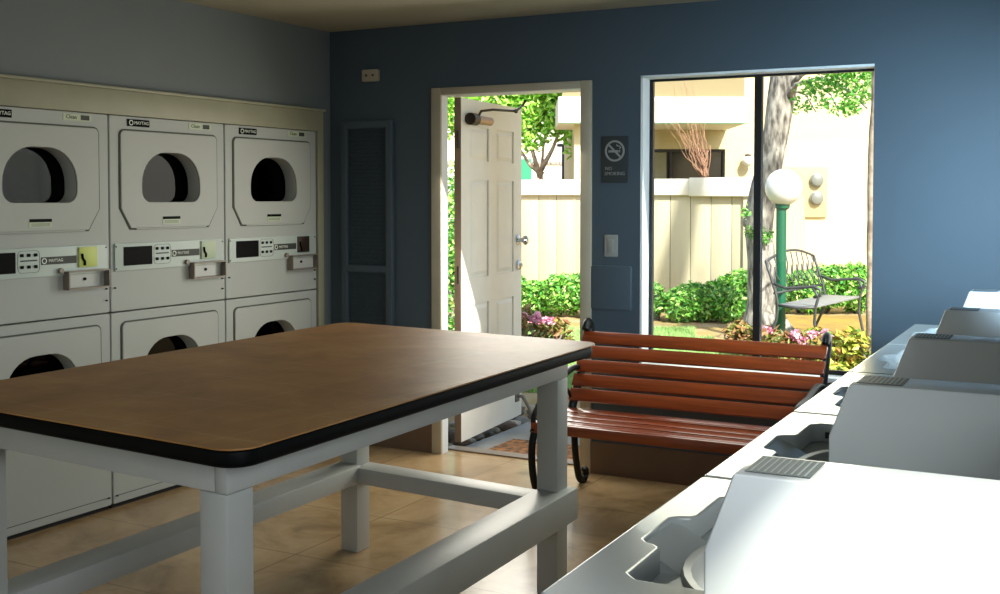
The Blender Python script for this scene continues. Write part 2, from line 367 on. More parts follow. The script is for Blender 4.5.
# local: x along the leaf width, y = thickness; the inward face of the leaf is -y local (faces the room's right when open)
LW, LT, LZ0, LZ1 = 0.93, 0.035, 0.02, 2.068
panels = []
for (a, c) in ((0.12, 0.40), (0.52, 0.80)):
    for (z0, z1) in ((0.25, 0.83), (0.99, 1.585), (1.70, 1.905)): panels.append((a, c, z0, z1))
lb = MB()
lb.plate([(0, LZ0), (LW, LZ0), (LW, LZ1), (0, LZ1)], [rrect(a, c, z0, z1, 0.003, 1) for a, c, z0, z1 in panels], 0.010, 'y', 0.0)
lb.box(0, LW, 0.0005, LT-.002, LZ0, LZ1)
for a, c, z0, z1 in panels:
    t = bmesh.new()
    o_ = [(a, z0), (c, z0), (c, z1), (a, z1)]; i_ = [(a+.035, z0+.035), (c-.035, z0+.035), (c-.035, z1-.035), (a+.035, z1-.035)]
    vo = [t.verts.new((x, 0.0, z)) for x, z in [(a+.012, z0+.012), (c-.012, z0+.012), (c-.012, z1-.012), (a+.012, z1-.012)]]
    vi = [t.verts.new((x, -0.008, z)) for x, z in i_]
    for k in range(4): t.faces.new((vo[k], vo[(k+1) % 4], vi[(k+1) % 4], vi[k]))
    t.faces.new(vi); bmesh.ops.recalc_face_normals(t, faces=t.faces); lb.add(t)
lb.build('door_panel', 'door_paint', leaf, smooth=0)
boxes('door_edge', 'door_edge', [(-.003, 0.0, -.010, LT-.002, LZ0, LZ1)], leaf)
for z in (0.25, 1.02, 1.82):
    h = MB(); h.box(-.02, 0.0, .0, .006, z-.05, z+.05); h.cyl((-.018, .0, z-.052), (-.018, .0, z+.052), .008, n=10); h.build('hinge', 'bronze', leaf)
k = MB(); k.lathe([(0, 0), (.034, 0), (.034, .006), (.014, .012), (.014, .035), (.028, .045), (.032, .06), (.022, .073), (0, .076)], (0.865, -.010, 1.195), mtx=Matrix.Rotation(PI/2, 4, 'X')); k.build('door_knob', 'chrome', leaf)
k = MB(); k.lathe([(0, 0), (.032, 0), (.032, .014), (.012, .02), (.012, .034), (0, .036)], (0.865, -.010, 1.03), mtx=Matrix.Rotation(PI/2, 4, 'X')); k.build('deadbolt', 'chrome', leaf)
dc = MB(); dc.cyl((0.09, -.045, 1.945), (0.34, -.045, 1.945), .026); dc.build('door_closer', 'closer', leaf)
dc = MB(); dc.cyl((0.05, -.045, 1.945), (0.13, -.045, 1.945), .036); dc.box(.06, .26, -.04, -.005, 1.925, 1.965, bev=.004); dc.build('closer_bracket', 'bronze', leaf)
dc = MB(); dc.tube([(0.17, -.045, 1.97), (0.2, -.05, 2.0), (0.3, -.08, 2.015), (0.55, -.13, 2.022)], .008); dc.tube([(0.55, -.13, 2.022), (0.25, -.3, 2.03), (0.0, -.42, 2.035)], .008); dc.sphere((0.55, -.13, 2.022), .014, u=10, v=8); dc.build('closer_arm', 'bronze', leaf)
ks = MB(); ks.tube([(0.84, -.012, .16), (0.86, -.05, .155), (0.885, -.085, .08), (0.9, -.12, -.05)], .013, 8); ks.box(.82, .88, -.02, -.008, .12, .18, bev=.003); ks.build('kickdown_stop', 'steel', leaf)

# ------------------------------------------------------------------ wall fittings (back wall)
o = empty('alarm_box', (0.31, -0.0, 2.195), label='small cream sounder box on the dark blue wall above the vent panel', cat='alarm')
MB().plate(rrect(-.055, .055, -.035, .035, .008), (), .03, 'y', 0, bev=.004).build('housing', 'casing', o)
for x in (-.022, .025): MB().cyl((x, -.03, 0), (x, -.034, 0), .007, n=12).build('sensor', 'dark_print', o)

o = empty('vent_panel', (0.097, -0.0, 0.0), label='tall blue framed vent panel with perforated screens left of the door', cat='vent')
MB().plate([(0, .30), (.368, .30), (.368, 1.93), (0, 1.93)], [[(.045, .40), (.323, .40), (.323, 1.035), (.045, 1.035)], [(.045, 1.075), (.323, 1.075), (.323, 1.885), (.045, 1.885)]], .03, 'y', 0, bev=.004).build('frame', 'wall_blue', o)
for z0, z1 in ((.40, 1.035), (1.075, 1.885)):
    s_ = MB(); s_.box(.045, .323, -.006, -.001, z0, z1)
    nx, nz = 12, int((z1-z0)/.024)
    for i in range(nx):
        for j in range(nz):
            x = .058 + i*.0225 + (.011 if j % 2 else 0); z = z0 + .018 + j*.0238
            if x < .315 and z < z1-.01:
                t = bmesh.new(); bmesh.ops.create_cone(t, cap_ends=True, segments=4, radius1=.008, radius2=.003, depth=.006); s_.add(t, Matrix.Translation((x, -.009, z)) @ Matrix.Rotation(PI/2, 4, 'X'))
    s_.build('screen', 'screen', o, smooth=0)

o = empty('no_smoking_sign', (1.868, 0, 1.68), label='dark no smoking sign on the blue wall between door and window', cat='sign')
MB().plate(rrect(-.075, .075, -.123, .123, .006), (), .008, 'y', 0, bev=.001).build('plate', 'sign', o)
s_ = MB(); s_.plate(circ(0, .045, .056), [circ(0, .045, .046)], .003, 'y', .008)
s_.plate([(-.042, .078), (-.035, .085), (.042, .010), (.035, .003)], (), .003, 'y', .0085)
s_.box(-.036, .020, -.0105, -.008, .037, .049); s_.box(.024, .030, -.0105, -.008, .037, .049)
s_.tube([(.027, -.0095, .055), (.034, -.0095, .062), (.025, -.0095, .070), (.012, -.0095, .072), (.012, -.0095, .080)], .003, 6)
s_.build('symbol', 'sign_print', o, smooth=0)
for tx, z, dx in (('NO', -.048, -.035), ('SMOKING', -.075, 0)):
    text('lettering', tx, .026, 'sign_print', o, Matrix.Translation((dx, -.0092, z)) @ Matrix.Rotation(PI/2, 4, 'X'))

o = empty('light_switch', (1.847, 0, 1.224), label='grey rocker light switch on the blue wall below the no smoking sign', cat='switch')
MB().plate(rrect(-.038, .038, -.058, .058, .006), (), .007, 'y', 0, bev=.002).build('plate', 'plate', o)
MB().box(-.016, .016, -.013, -.007, -.033, .033, bev=.003).build('rocker', 'plate', o)
o = MB().plate(rrect(1.735, 1.966, .884, 1.119, .012), (), .018, 'y', -.002, bev=.004).build('access_cover', 'wall_blue')
tag(o, 'square blue painted cover plate on the wall under the light switch', 'cover')

# ------------------------------------------------------------------ stacked dryers
DW = 0.7718
def make_dryer():
    root = empty('stack_dryer', (0.02, 0, 0))
    def winhole(zo): return rrect(.195, .583, 1.455+zo, 1.700+zo, [.055, .055, .155, .155], 8)
    def doorout(zo, g=0):
        z0, z1 = 1.330+zo, 1.797+zo
        a = [(.125-g*.5, z0-g), (.645+g*.5, z0-g), (.706+g, 1.425+zo)]
        for k in range(7):
            t = k*PI/2/6; a.append((.681+(.025+g)*math.cos(t), z1-.025+(.025+g)*math.sin(t)))
        for k in range(7):
            t = PI/2 + k*PI/2/6; a.append((.090+(.025+g)*math.cos(t), z1-.025+(.025+g)*math.sin(t)))
        a.append((.065-g, 1.425+zo)); return a
    for nm, z0, z1, zo in (('upper_cabinet', .937, 1.866, 0), ('lower_cabinet', .022, .931, -.917)):
        c = MB(); c.plate(rrect(.004, DW-.004, z0, z1, .008, 3), [winhole(zo)], .078, 'x', -.078, bev=.004)
        for q in ((-.72, -.078, .004, .02, z0, z1), (-.72, -.078, DW-.02, DW-.004, z0, z1), (-.72, -.70, .02, DW-.02, z0, z1), (-.70, -.078, .02, DW-.02, z0, z0+.012), (-.70, -.078, .02, DW-.02, z1-.012, z1)): c.box(*q)
        c.build(nm, 'enamel', root, smooth=0)
        g = MB(); g.plate(doorout(zo, .0075), [winhole(zo)], .003, 'x', 0); g.build('door_seal', 'groove', root, smooth=0)
        d = MB(); d.plate(doorout(zo), [winhole(zo)], .009, 'x', 0, bev=.003)
        # lower lip
        d.box(.007, .015, .15, .62, 1.322+zo, 1.331+zo, bev=.003)
        dd = d.build('upper_door' if zo == 0 else 'lower_door', 'enamel_door', root, smooth=0)
        MB().plate(rrect(.188, .590, 1.448+zo, 1.707+zo, [.06, .06, .16, .16], 8), (), .004, 'x', -.083).build('window_glass', 'dark_glass', dd, smooth=0)
        dr = MB(); t = bmesh.new(); cz = 1.56+zo
        dr.lathe([(.31, 0), (.31, .55), (0, .55)], (-.10, .389, cz), 32, Matrix.Rotation(-PI/2, 4, 'Y'))
        dr.build('drum', 'drum', root)
        st = MB(); st.box(.009, .0105, .324, .441, 1.322+.025+zo, 1.384+zo); so = st.build('door_sticker', 'sticker', dd, smooth=0)
        MB().box(.0105, .011, .324, .441, 1.370+zo, 1.384+zo).build('sticker_header', 'black', so, smooth=0)
        ln = MB()
        for i in range(3): ln.box(.0105, .0108, .334, .431, 1.352+zo+i*.005, 1.3535+zo+i*.005)
        ln.build('printed_lines', 'dark_print', so, smooth=0)
    boxes('toe_kick', 'toe', [(-.6, -.02, .01, DW-.01, 0, .022)], root)
    # brand badge, price sticker
    bd = MB().box(0, .004, .112, .249, 1.819, 1.853).build('brand_badge', 'black', root, smooth=0)
    def tx(nm, s, size, m, par, x, y, z): return text(nm, s, size, m, par, Matrix.Translation((x, y, z)) @ Matrix(((0,0,1,0),(1,0,0,0),(0,1,0,0),(0,0,0,1))))
    tx('lettering', 'MAYTAG', .0225, 'white_print', bd, .0045, .198, 1.836)
    MB().plate(circ(.134, 1.836, .013, 20), [circ(.134, 1.836, .009, 20)], .001, 'x', .004).build('emblem', 'white_print', bd, smooth=0)
    cs = MB().box(0, .002, .516, .673, 1.826, 1.857).build('clean_sticker', 'sticker', root, smooth=0)
    tx('lettering', 'Clean', .026, 'dark_print', cs, .0024, .560, 1.842)
    MB().box(.002, .0026, .612, .660, 1.831, 1.853).build('stamp', 'dark_print', cs, smooth=0)
    # control panel
    cp = MB().plate(rrect(.024, .752, 1.128, 1.259, [.004, .004, .02, .004], 4), (), .008, 'x', 0, bev=.002).build('control_panel', 'panel', root)
    MB().box(.008, .010, .075, .253, 1.152, 1.242).build('display', 'black', cp, smooth=0)
    for z in (1.227, 1.176):
        for y in (.285, .320, .355): MB().box(.008, .012, y-.009, y+.009, z-.007, z+.007, bev=.002).build('button', 'black', cp)
    MB().box(.008, .0095, .278, .362, 1.200, 1.206).build('button_bar', 'dark_print', cp, smooth=0)
    MB().plate(rrect(.264, .376, 1.150, 1.247, .02), [rrect(.2655, .3745, 1.1515, 1.2455, .019)], .0008, 'x', .008).build('button_outline', 'dark_print', cp, smooth=0)
    b2 = MB().box(.008, .0095, .383, .573, 1.181, 1.215).build('brand_strip', 'dark_print', cp, smooth=0)
    tx('lettering', 'MAYTAG', .019, 'white_print', b2, .010, .460, 1.198)
    MB().plate(circ(.399, 1.198, .013, 20), [circ(.399, 1.198, .009, 20)], .001, 'x', .0095).build('emblem', 'white_print', b2, smooth=0)
    cs2 = MB().box(.008, .016, .583, .685, 1.160, 1.252, bev=.002).build('coin_slot', 'sticker', cp)
    MB().tube([(.018, .597, 1.222), (.018, .600, 1.20), (.018, .612, 1.185), (.018, .610, 1.168)], .006, 6).build('coin_return', 'black', cs2)
    kk = MB(); kk.cyl((.0, .482, 1.150), (.022, .482, 1.150), .012, n=16); kk.build('lock', 'steel', cp)
    # open fronted coin tray
    t = MB(); y0, y1, z0, z1, dp = .505, .738, 1.062, 1.146, .04
    for q in ((0, dp, y0, y0+.006, z0, z1), (0, dp, y1-.006, y1, z0, z1), (0, dp, y0+.006, y1-.006, z0, z0+.006), (0, dp, y0+.006, y1-.006, z1-.006, z1)): t.box(*q)
    tr = t.build('coin_tray', 'steel', root, smooth=0)
    MB().box(.001, .004, y0+.006, y1-.006, z0+.006, z1-.006).build('tray_back', 'steel_in', tr, smooth=0)
    kk = MB(); kk.cyl((.004, .62, 1.105), (.010, .62, 1.105), .007, n=12); kk.build('tray_lock', 'black', tr)
    for y, z in ((.03, 1.245), (.03, 1.14), (.742, 1.245), (.025, 1.05), (.746, 1.05), (.746, .995), (.025, .06), (.746, .06)):
        MB().cyl((0.0, y, z), (.010, y, z), .004, n=8).build('screw', 'dark_print', root)
    boxes('kick_seam', 'groove', [(0, .001, .012, DW-.012, .0585, .0615)], root)
    return root
d3 = make_dryer()
labs = ['white stacked dryer, rightmost, beside the dark blue wall', 'white stacked dryer in the middle with a pale drum showing in its window', 'white stacked dryer, leftmost and nearest to the camera, with yellow coin sticker']
dryers = [d3]
for i in range(2): dryers.append(copy_tree(d3))
for i, d in enumerate(dryers):
    d.location = (0.02, -0.1608 - DW*(i+1), 0); tag(d, labs[i], 'dryer', 'stacked dryers in the left wall')
def find(o, n): return [c for c in o.children if c.name.split('.')[0] == n]
def swap(o, m): o.data = o.data.copy(); o.data.materials.clear(); o.data.materials.append(M[m])
swap(find(dryers[1], 'drum')[0], 'drum_light')
for d, m in ((dryers[2], 'yellow'), (dryers[0], 'bronze')):
    swap(find(find(d, 'control_panel')[0], 'coin_slot')[0], m)
find(find(dryers[2], 'control_panel')[0], 'coin_slot')[0]['label'] = 'yellow stickered coin slot'

# ------------------------------------------------------------------ folding table
T = dict(xc=1.8917, yc=-2.575, th=-0.0832, W=1.282, L=2.02, z=0.9361, ax=.1108, ay=.0816, s=.0905, za=.8094, sh=-.1047)
tb = empty('folding_table', (T['xc'], T['yc'], 0), T['th'], label='large laundry folding table with tan mottled top, black edge and white legs', cat='table')
w, l = T['W']/2, T['L']/2; sh = T['sh']
def S(x, y): return (x + sh*y, y)
def sheared(poly): return [S(x, y) for x, y in poly]
RC = .075
MB().plate(sheared(rrect(-w+.004, w-.004, -l+.004, l-.004, RC, 8)), (), .004, 'z', T['z']-.003).build('table_top', 'table_top', tb)
MB().plate(sheared(rrect(-w+.012, w-.012, -l+.012, l-.012, RC, 8)), (), .044, 'z', T['z']-.047, bev=.014).build('table_edge', 'table_edge', tb)
Wl, Ll, s_ = w-T['ax'], l-T['ay'], T['s']
def shbox(x0, x1, y0, y1, z0, z1, bev=.004):
    return MB().hexa([(*S(x0, y0), z0), (*S(x1, y0), z0), (*S(x1, y1), z0), (*S(x0, y1), z0), (*S(x0, y0), z1), (*S(x1, y0), z1), (*S(x1, y1), z1), (*S(x0, y1), z1)], bev)
for sx in (-1, 1):
    for sy in (-1, 1):
        x0, x1 = sorted((sx*Wl, sx*(Wl-s_))); y0, y1 = sorted((sy*Ll, sy*(Ll-s_)))
        shbox(x0, x1, y0, y1, 0, T['za']-.0005).build('leg', 'table_paint', tb)
ZT = T['z']-.049
shbox(Wl-.04, Wl, -Ll, Ll, T['za'], ZT).build('apron', 'table_paint', tb)
shbox(-Wl, -Wl+.04, -Ll, Ll, T['za'], ZT).build('apron', 'table_paint', tb)
shbox(-Wl+.0405, Wl-.0405, -Ll, -Ll+.04, T['za'], ZT).build('apron', 'table_paint', tb)
shbox(-Wl+.0405, Wl-.0405, Ll-.04, Ll, T['za'], ZT).build('apron', 'table_paint', tb)
shbox(Wl-s_-.002, Wl+.04, -Ll-.03, Ll+.01, .275, .394).build('stretcher', 'table_paint', tb)
shbox(-Wl-.01, -Wl+s_+.025, -Ll, Ll-s_-.001, .300, .372).build('stretcher', 'table_paint', tb)
shbox(-Wl+s_+.001, Wl-s_-.003, Ll-s_-.025, Ll-.005, .300, .366).build('stretcher', 'table_paint', tb)

# ------------------------------------------------------------------ bench indoors
bn = empty('park_bench', (1.78, 0, 0), label='reddish wooden slat bench with black cast iron ends below the window', cat='bench')
BL = 1.235
def slat(yc, zc, wd, th, ang, x0=-.01, x1=BL+.01, nm='back_slat'):
    o_ = MB().box(x0, x1, -wd/2, wd/2, -th/2, th/2, bev=.006, mtx=Matrix.Translation((0, yc, zc)) @ Matrix.Rotation(ang, 4, 'X'))
    return o_.build(nm, 'slat', bn)
P0 = Vector((-.345, .452)); P1 = Vector((-.145, .792)); dv = (P1-P0)
angb = math.atan2(dv.y, dv.x)
for i in range(5):
    q = P0 + dv*((i+.42)/5.0)
    slat(q.x-.018, q.y+.003, .067, .022, angb)
for i, (y, z, wd, a) in enumerate(((-.395, .405, .082, 0.06), (-.495, .400, .082, .03), (-.600, .400, .082, 0), (-.705, .402, .082, -.05))):
    slat(y, z, wd, .024, a, nm='seat_slat')
slat(-.768, .392, .05, .022, PI/2+.08, nm='seat_slat')
def arc(cy, cz, r, a0, a1, n=10, x=0): return [(x, cy + r*math.cos(a0+(a1-a0)*k/n), cz + r*math.sin(a0+(a1-a0)*k/n)) for k in range(n+1)]
def spl(pts, x=0, n=8):
    out = []; m = len(pts)
    for i in range(m-1):
        p0, p1, p2, p3 = [Vector(pts[max(0, min(m-1, i+k))]) for k in (-1, 0, 1, 2)]
        for k in range(n):
            t = k/n; q = 0.5*((2*p1)+(-p0+p2)*t+(2*p0-5*p1+4*p2-p3)*t*t+(-p0+3*p1-3*p2+p3)*t**3); out.append((x, q.x, q.y))
    out.append((x, *pts[-1])); return out
for x in (.0, BL):
    e = MB()
    # back post with top scroll
    e.tube(spl([(-.178, .792), (-.158, .822), (-.122, .812), (-.122, .775), (-.155, .72), (-.24, .57), (-.325, .44), (-.35, .385)], x), .027, 8, flat=(.7, 1.15))
    # seat rail
    e.tube(spl([(-.345, .385), (-.45, .375), (-.6, .375), (-.74, .385), (-.775, .37)], x), .015, 8)
    # rear leg with curled foot
    e.tube(spl([(-.34, .39), (-.315, .30), (-.30, .18), (-.265, .06), (-.225, .016), (-.185, .02), (-.172, .05), (-.19, .068)], x), [.018]*57, 8)
    # front leg with curled foot
    e.tube(spl([(-.75, .38), (-.782, .30), (-.775, .18), (-.73, .07), (-.70, .016), (-.735, .012), (-.765, .03), (-.76, .05)], x), .018, 8)
    # arm rest sweeping into front scroll
    e.tube(spl([(-.22, .60), (-.33, .615), (-.50, .585), (-.62, .58), (-.675, .565), (-.67, .525), (-.635, .53)], x), .015, 8, flat=(1.3, 1))
    e.tube(spl([(-.66, .565), (-.70, .50), (-.765, .44), (-.755, .385)], x), .013, 8)
    e.tube(spl([(-.33, .42), (-.38, .50), (-.45, .53), (-.51, .49), (-.48, .44), (-.44, .46)], x), .009, 6)
    e.tube(spl([(-.52, .56), (-.56, .49), (-.62, .44), (-.65, .40)], x), .009, 6)
    e.build('cast_iron_end', 'iron', bn)
MB().tube([(0, -.33, .30), (BL, -.33, .30)], .007, 8).build('tie_rod', 'iron', bn)

# ------------------------------------------------------------------ washers
WW = 0.7618
def make_washer():
    root = empty('washing_machine', (0, 0, 0))
    D = .68; g = .003
    body = MB(); body.plate(rrect(.012, D, g, WW-g, .006, 2), [circ(.355, WW/2, .236)], .84, 'z', .02, bev=.002); body.build('cabinet', 'washer', root)
    boxes('toe_kick', 'toe', [(.05, D-.02, .02, WW-.02, 0, .02)], root)
    yc = WW/2
    x0, x1, xp = .085, .595, .045
    ya, yb = yc-.255, yc+.255
    rec = [(x0+.02, ya), (x1-.03, ya), (x1, ya+.03), (x1, yb-.03), (x1-.03, yb), (x0+.02, yb), (x0, yb-.02), (x0, yc+.10), (x0-.012, yc+.085), (xp+.012, yc+.08), (xp, yc+.066), (xp, yc-.066), (xp+.012, yc-.08), (x0-.012, yc-.085), (x0, yc-.10), (x0, ya+.02)]
    dk = MB(); dk.plate(rrect(.0, D, g, WW-g, .012, 4), [rec[::-1]], .046, 'z', .874, bev=.006); dk.build('deck', 'washer', root, smooth=0)
    rc = MB(); rc.plate([(x, y) for x, y in rrect(xp-.004, x1+.004, ya-.004, yb+.004, .01, 3)], [circ(.355, yc, .25)], .012, 'z', .8615)
    # sloping ledge in the finger pocket
    rc.hexa([(xp, yc-.085, .872), (x0+.03, yc-.085, .872), (x0+.03, yc+.085, .872), (xp, yc+.085, .872), (xp, yc-.085, .912), (x0+.03, yc-.085, .875), (x0+.03, yc+.085, .875), (xp, yc+.085, .912)])
    rc.build('lid_recess', 'washer', root, smooth=0)
    rg = MB(); rg.lathe([(.24, -.01), (.25, .0), (.255, .004), (.251, .012), (.238, .010), (.232, -.02), (.225, -.40), (0, -.40)], (.355, yc, .872), 40); rg.build('tub', 'washer_box', root)
    ag = MB(); ag.lathe([(.075, -.40), (.05, -.3), (.035, -.1), (.02, -.06), (0, -.055)], (.355, yc, .872), 16); ag.build('agitator', 'washer', root)
    MB().box(x0+.03, x0+.045, yb-.004, yb+.0, .885, .90).build('latch', 'dark_print', root, smooth=0)
    # coin box leaning over the deck
    f = MB(); f.prism([(.262, .921), (.262, 1.035), (.300, 1.137), (.640, 1.137), (.585, .921)], -.045, .075, bev=.004)
    fb = f.build('coin_box', 'washer_box', root, smooth=16)
    lb_ = MB(); lb_.box(.310, .393, -.030, .062, 1.1375, 1.1385); lo = lb_.build('instruction_label', 'grey_label', fb, smooth=0)
    ln = MB()
    for i in range(9): ln.box(.316+i*.0085, .3185+i*.0085, -.024, .056, 1.1385, 1.1389)
    ln.build('printed_lines', 'label_line', lo, smooth=0)
    bs = MB(); bs.prism([(.605, .921), (.64, 1.10), (.68, 1.12), (.68, .921)], .08, WW-.05, bev=.006); bs.build('backsplash', 'washer', root)
    return root
w1 = make_washer(); washers = [w1] + [copy_tree(w1) for _ in range(4)]
wl = ['white washer nearest the camera, its coin box side in bright sun', 'second white washer from the camera, with an open deck recess behind the sunlit coin box',
      'third white washer from the camera, beside the right end of the slat bench', 'fourth white washer from the camera, next to last in the row below the window', 'farthest white washer, against the blue back wall, coin box half in sun']
for i, wm in enumerate(washers):
    y = -4.06 + WW*i
    wm.location = (3.487 - .0165*(y+4.06), y, 0); wm.rotation_euler.z = .0165; tag(wm, wl[i], 'washer', 'row of washers on the right')

# ------------------------------------------------------------------ outdoors
struct(boxes('garden_ground', 'soil', [(-30, 20, WT, 60, G-.2, G)]))
o = tag(boxes('patio_slab', 'concrete', [(0.66, 3.6, WT+.045, 1.32, G-.1, -.06)], bev=.01), kind='structure')
o.name = 'patio'
dm = MB().plate([(0.86, .34), (1.60, .33), (1.57, .77), (.86, .74)], (), .014, 'z', -.06, bev=.003).build('doormat', 'mat')
tag(dm, 'brown mottled doormat on the concrete just outside the open door', 'doormat')
def pebbles(n, f, group, lab):
    proto = []
    for k in range(5):
        t = bmesh.new(); bmesh.ops.create_icosphere(t, subdivisions=2, radius=.045)
        for v in t.verts: v.co += Vector([random.uniform(-.006, .006) for _ in range(3)])
        mb = MB(); mb.add(t, Matrix.Diagonal((random.uniform(.8, 1.3), random.uniform(.7, 1.1), random.uniform(.5, .8), 1)))
        proto.append(mb)
    cm = ['#6b675e', '#a39a88', '#7b6553', '#bdb6a6', '#8f8b84']
    objs = []
    for k, mb in enumerate(proto):
        m = mat('pebble %s' % cm[k], cm[k], .7, var=.2, vscale=20); ob = mb.build('river_pebble', m); objs.append(ob)
    for i in range(n):
        ob = objs[i] if i < 5 else objs[i % 5].copy()
        if i >= 5: col.objects.link(ob)
        x, y = f(i); ob.location = (x, y, random.uniform(.0, .015) + G+.022)
        ob.rotation_euler = (0, 0, random.uniform(0, 6)); sc = random.uniform(.7, 1.4); ob.scale = (sc, sc, sc)
        tag(ob, lab, 'pebble', group)
pebbles(56, lambda i: (lambda k, j: (0.60 - j*.12 - random.uniform(0, .04), .30 + k*.118 + random.uniform(0, .03)))(i % 14, i // 14), 'river pebbles by the door', 'river pebble in the strip under the open door')
pebbles(45, lambda i: (lambda k, j: (0.70 + k*.118 + random.uniform(0, .03), 1.40 + j*.12 + random.uniform(0, .03)))(i % 15, i // 15), 'river pebbles past the patio', 'river pebble along the far edge of the concrete patio slab')

def leaves(name, m, blobs, n, size, parent=None, shell=.55, asp=.5, droop=0):
    V = []; Fc = []
    tot = sum(bb[3]*bb[4]*bb[5] for bb in blobs)
    for (cx, cy, cz, rx, ry, rz) in blobs:
        for _ in range(int(n*rx*ry*rz/tot)):
            u = random.uniform(-1, 1); a = random.uniform(0, 2*PI); rr = random.uniform(shell, 1)**.6 * random.uniform(.9, 1.05)
            q = math.sqrt(1-u*u); p = Vector((cx+rx*rr*q*math.cos(a), cy+ry*rr*q*math.sin(a), cz+rz*rr*u))
            d = Vector((random.gauss(0, 1), random.gauss(0, 1), random.gauss(.25-droop, .7))).normalized()
            e = d.cross(Vector((random.gauss(0, 1), random.gauss(0, 1), random.gauss(0, 1)))).normalized()
            s = size*random.uniform(.6, 1.3); nn = d.cross(e)*s*.12
            i = len(V); V += [p-d*s*.5, p+e*s*asp*.5+nn, p+d*s*.5, p-e*s*asp*.5+nn]; Fc += [(i, i+1, i+2), (i, i+2, i+3)]
    me = bpy.data.meshes.new(name); me.from_pydata([tuple(v) for v in V], [], Fc); me.materials.append(M[m])
    o = bpy.data.objects.new(name, me); col.objects.link(o)
    if parent: o.parent = parent
    return o
def shrub(name, pos, blobs, n, size, m, label, cat, group, petals=None):
    r = empty(name, pos, label=label, cat=cat, group=group)
    zb = min(b_[2]-b_[5] for b_ in blobs)
    leaves('foliage', m, blobs, n, size, r)
    st = MB()
    for (cx, cy, cz, rx, ry, rz) in blobs:
        st.tube([(0, 0, 0), (cx*.5, cy*.5, cz*.5), (cx+rx*.3, cy, cz+rz*.4)], [.02, .014, .006], 6)
        st.tube([(0, 0, 0), (cx*.5+.05, cy*.5, cz*.6), (cx-rx*.4, cy, cz+rz*.5)], [.018, .012, .005], 6)
    st.build('stem', 'bark', r)
    if petals:
        for (x, y, z, rad) in petals:
            leaves('blossom', 'petal', [(x, y, z, rad, rad, rad*.8)], 70, .045, r, shell=.2, asp=.8)
    return r
# hedge shrubs behind the lawn
hp = [(660, 14.3, .30), (688, 14.2, .30), (716, 14.2, .28), (742, 14.4, .40), (800, 15.2, .36), (828, 15.2, .40), (856, 15.2, .42), (888, 15.4, .4), (534, 15.0, .30), (560, 14.8, .32), (586, 14.7, .32), (618, 14.6, .30)]
where = ['left end of the window view', 'under the fence left of the tree', 'under the fence beside the tree', 'hugging the tree trunk', 'behind the green lamp post', 'behind the wrought iron garden bench back', 'behind the right arm of the garden bench', 'beyond the slender trunk', 'next to the open door edge', 'in the middle of the doorway', 'at the right side of the doorway', 'between doorway and window']
for (px, d, hh), wv in zip(hp, where):
    if px in (618, 888): continue
    p = gp(px, d, G)
    bl = [(random.uniform(-.22, .22), random.uniform(-.15, .15), hh*.75+random.uniform(-.03, .1), .24, .26, hh*.78) for _ in range(4)]
    shrub('hedge_shrub', p, bl, 2600, .075, 'hedge', 'bushy green hedge shrub '+wv, 'shrub', 'hedge shrubs along the garden')
# flowering shrubs
fp = [(748, 11.0, .26, 'olive_leaf', 1), (773, 10.6, .26, 'olive_leaf', 1), (797, 10.2, .27, 'olive_leaf', 3), (822, 10.4, .27, 'flower_leaf', 2), (846, 9.9, .30, 'flower_leaf', 1), (864, 9.6, .36, 'flower_leaf', 0), (838, 9.3, .14, 'flower_leaf', 1), (812, 9.2, .1, 'flower_leaf', 1), (530, 9.6, .52, 'olive_leaf', 4), (551, 10.4, .36, 'olive_leaf', 3)]
fl = ['left of the window mullion foot', 'right of the mullion before the green post', 'in front of the green post base', 'before the garden bench feet', 'in the right corner of the window', 'at the window right edge by the slender trunk', 'low beside the end of the slat bench', 'low and closest under the window pane', 'tall with pink heads beside the door edge', 'with pink heads in the middle of the doorway']
for (px, d, hh, m, nf), wv in zip(fp, fl):
    p = gp(px, d, G)
    bl = [(random.uniform(-.13, .13), random.uniform(-.12, .12), hh*.55+random.uniform(0, .06), .15, .15, hh*.62) for _ in range(3)]
    pt = [(random.uniform(-.16, .16), random.uniform(-.15, 0), hh*1.1+random.uniform(-.05, .06), .055) for _ in range(nf)]
    shrub('flowering_shrub', p, bl, 520, .085, m, 'low leafy garden plant '+wv, 'plant', 'flowering plants in the garden bed', pt)
# lawn
def lawn(n):
    V = []; Fc = []
    for _ in range(n):
        d = random.uniform(9.0, 13.3); px = random.uniform(500, 715 if d > 11.8 else 800)
        if d > 12.4 and px > 695: continue
        p = gp(px, d, G); h = random.uniform(.03, .07); a = random.uniform(0, PI); e = Vector((math.cos(a), math.sin(a), 0))*.006; t = Vector((random.gauss(0, .02), random.gauss(0, .02), h))
        i = len(V); V += [p-e, p+e, p+t]; Fc.append((i, i+1, i+2))
    me = bpy.data.meshes.new('lawn_grass'); me.from_pydata([tuple(v) for v in V], [], Fc); me.materials.append(M['grass'])
    o = bpy.data.objects.new('lawn_grass', me); col.objects.link(o)
    return tag(o, 'bright green lawn grass between the building and the hedge', 'grass', kind='stuff')
lawn(60000)
ml = MB().plate([tuple(gp(a, d)[:2]) for a, d in ((778, 12.4), (900, 11.0), (930, 14.8), (785, 14.8))], (), .012, 'z', G).build('straw_mulch', 'mulch')
tag(ml, 'yellow brown straw litter under the wrought iron garden bench', 'mulch', kind='stuff')

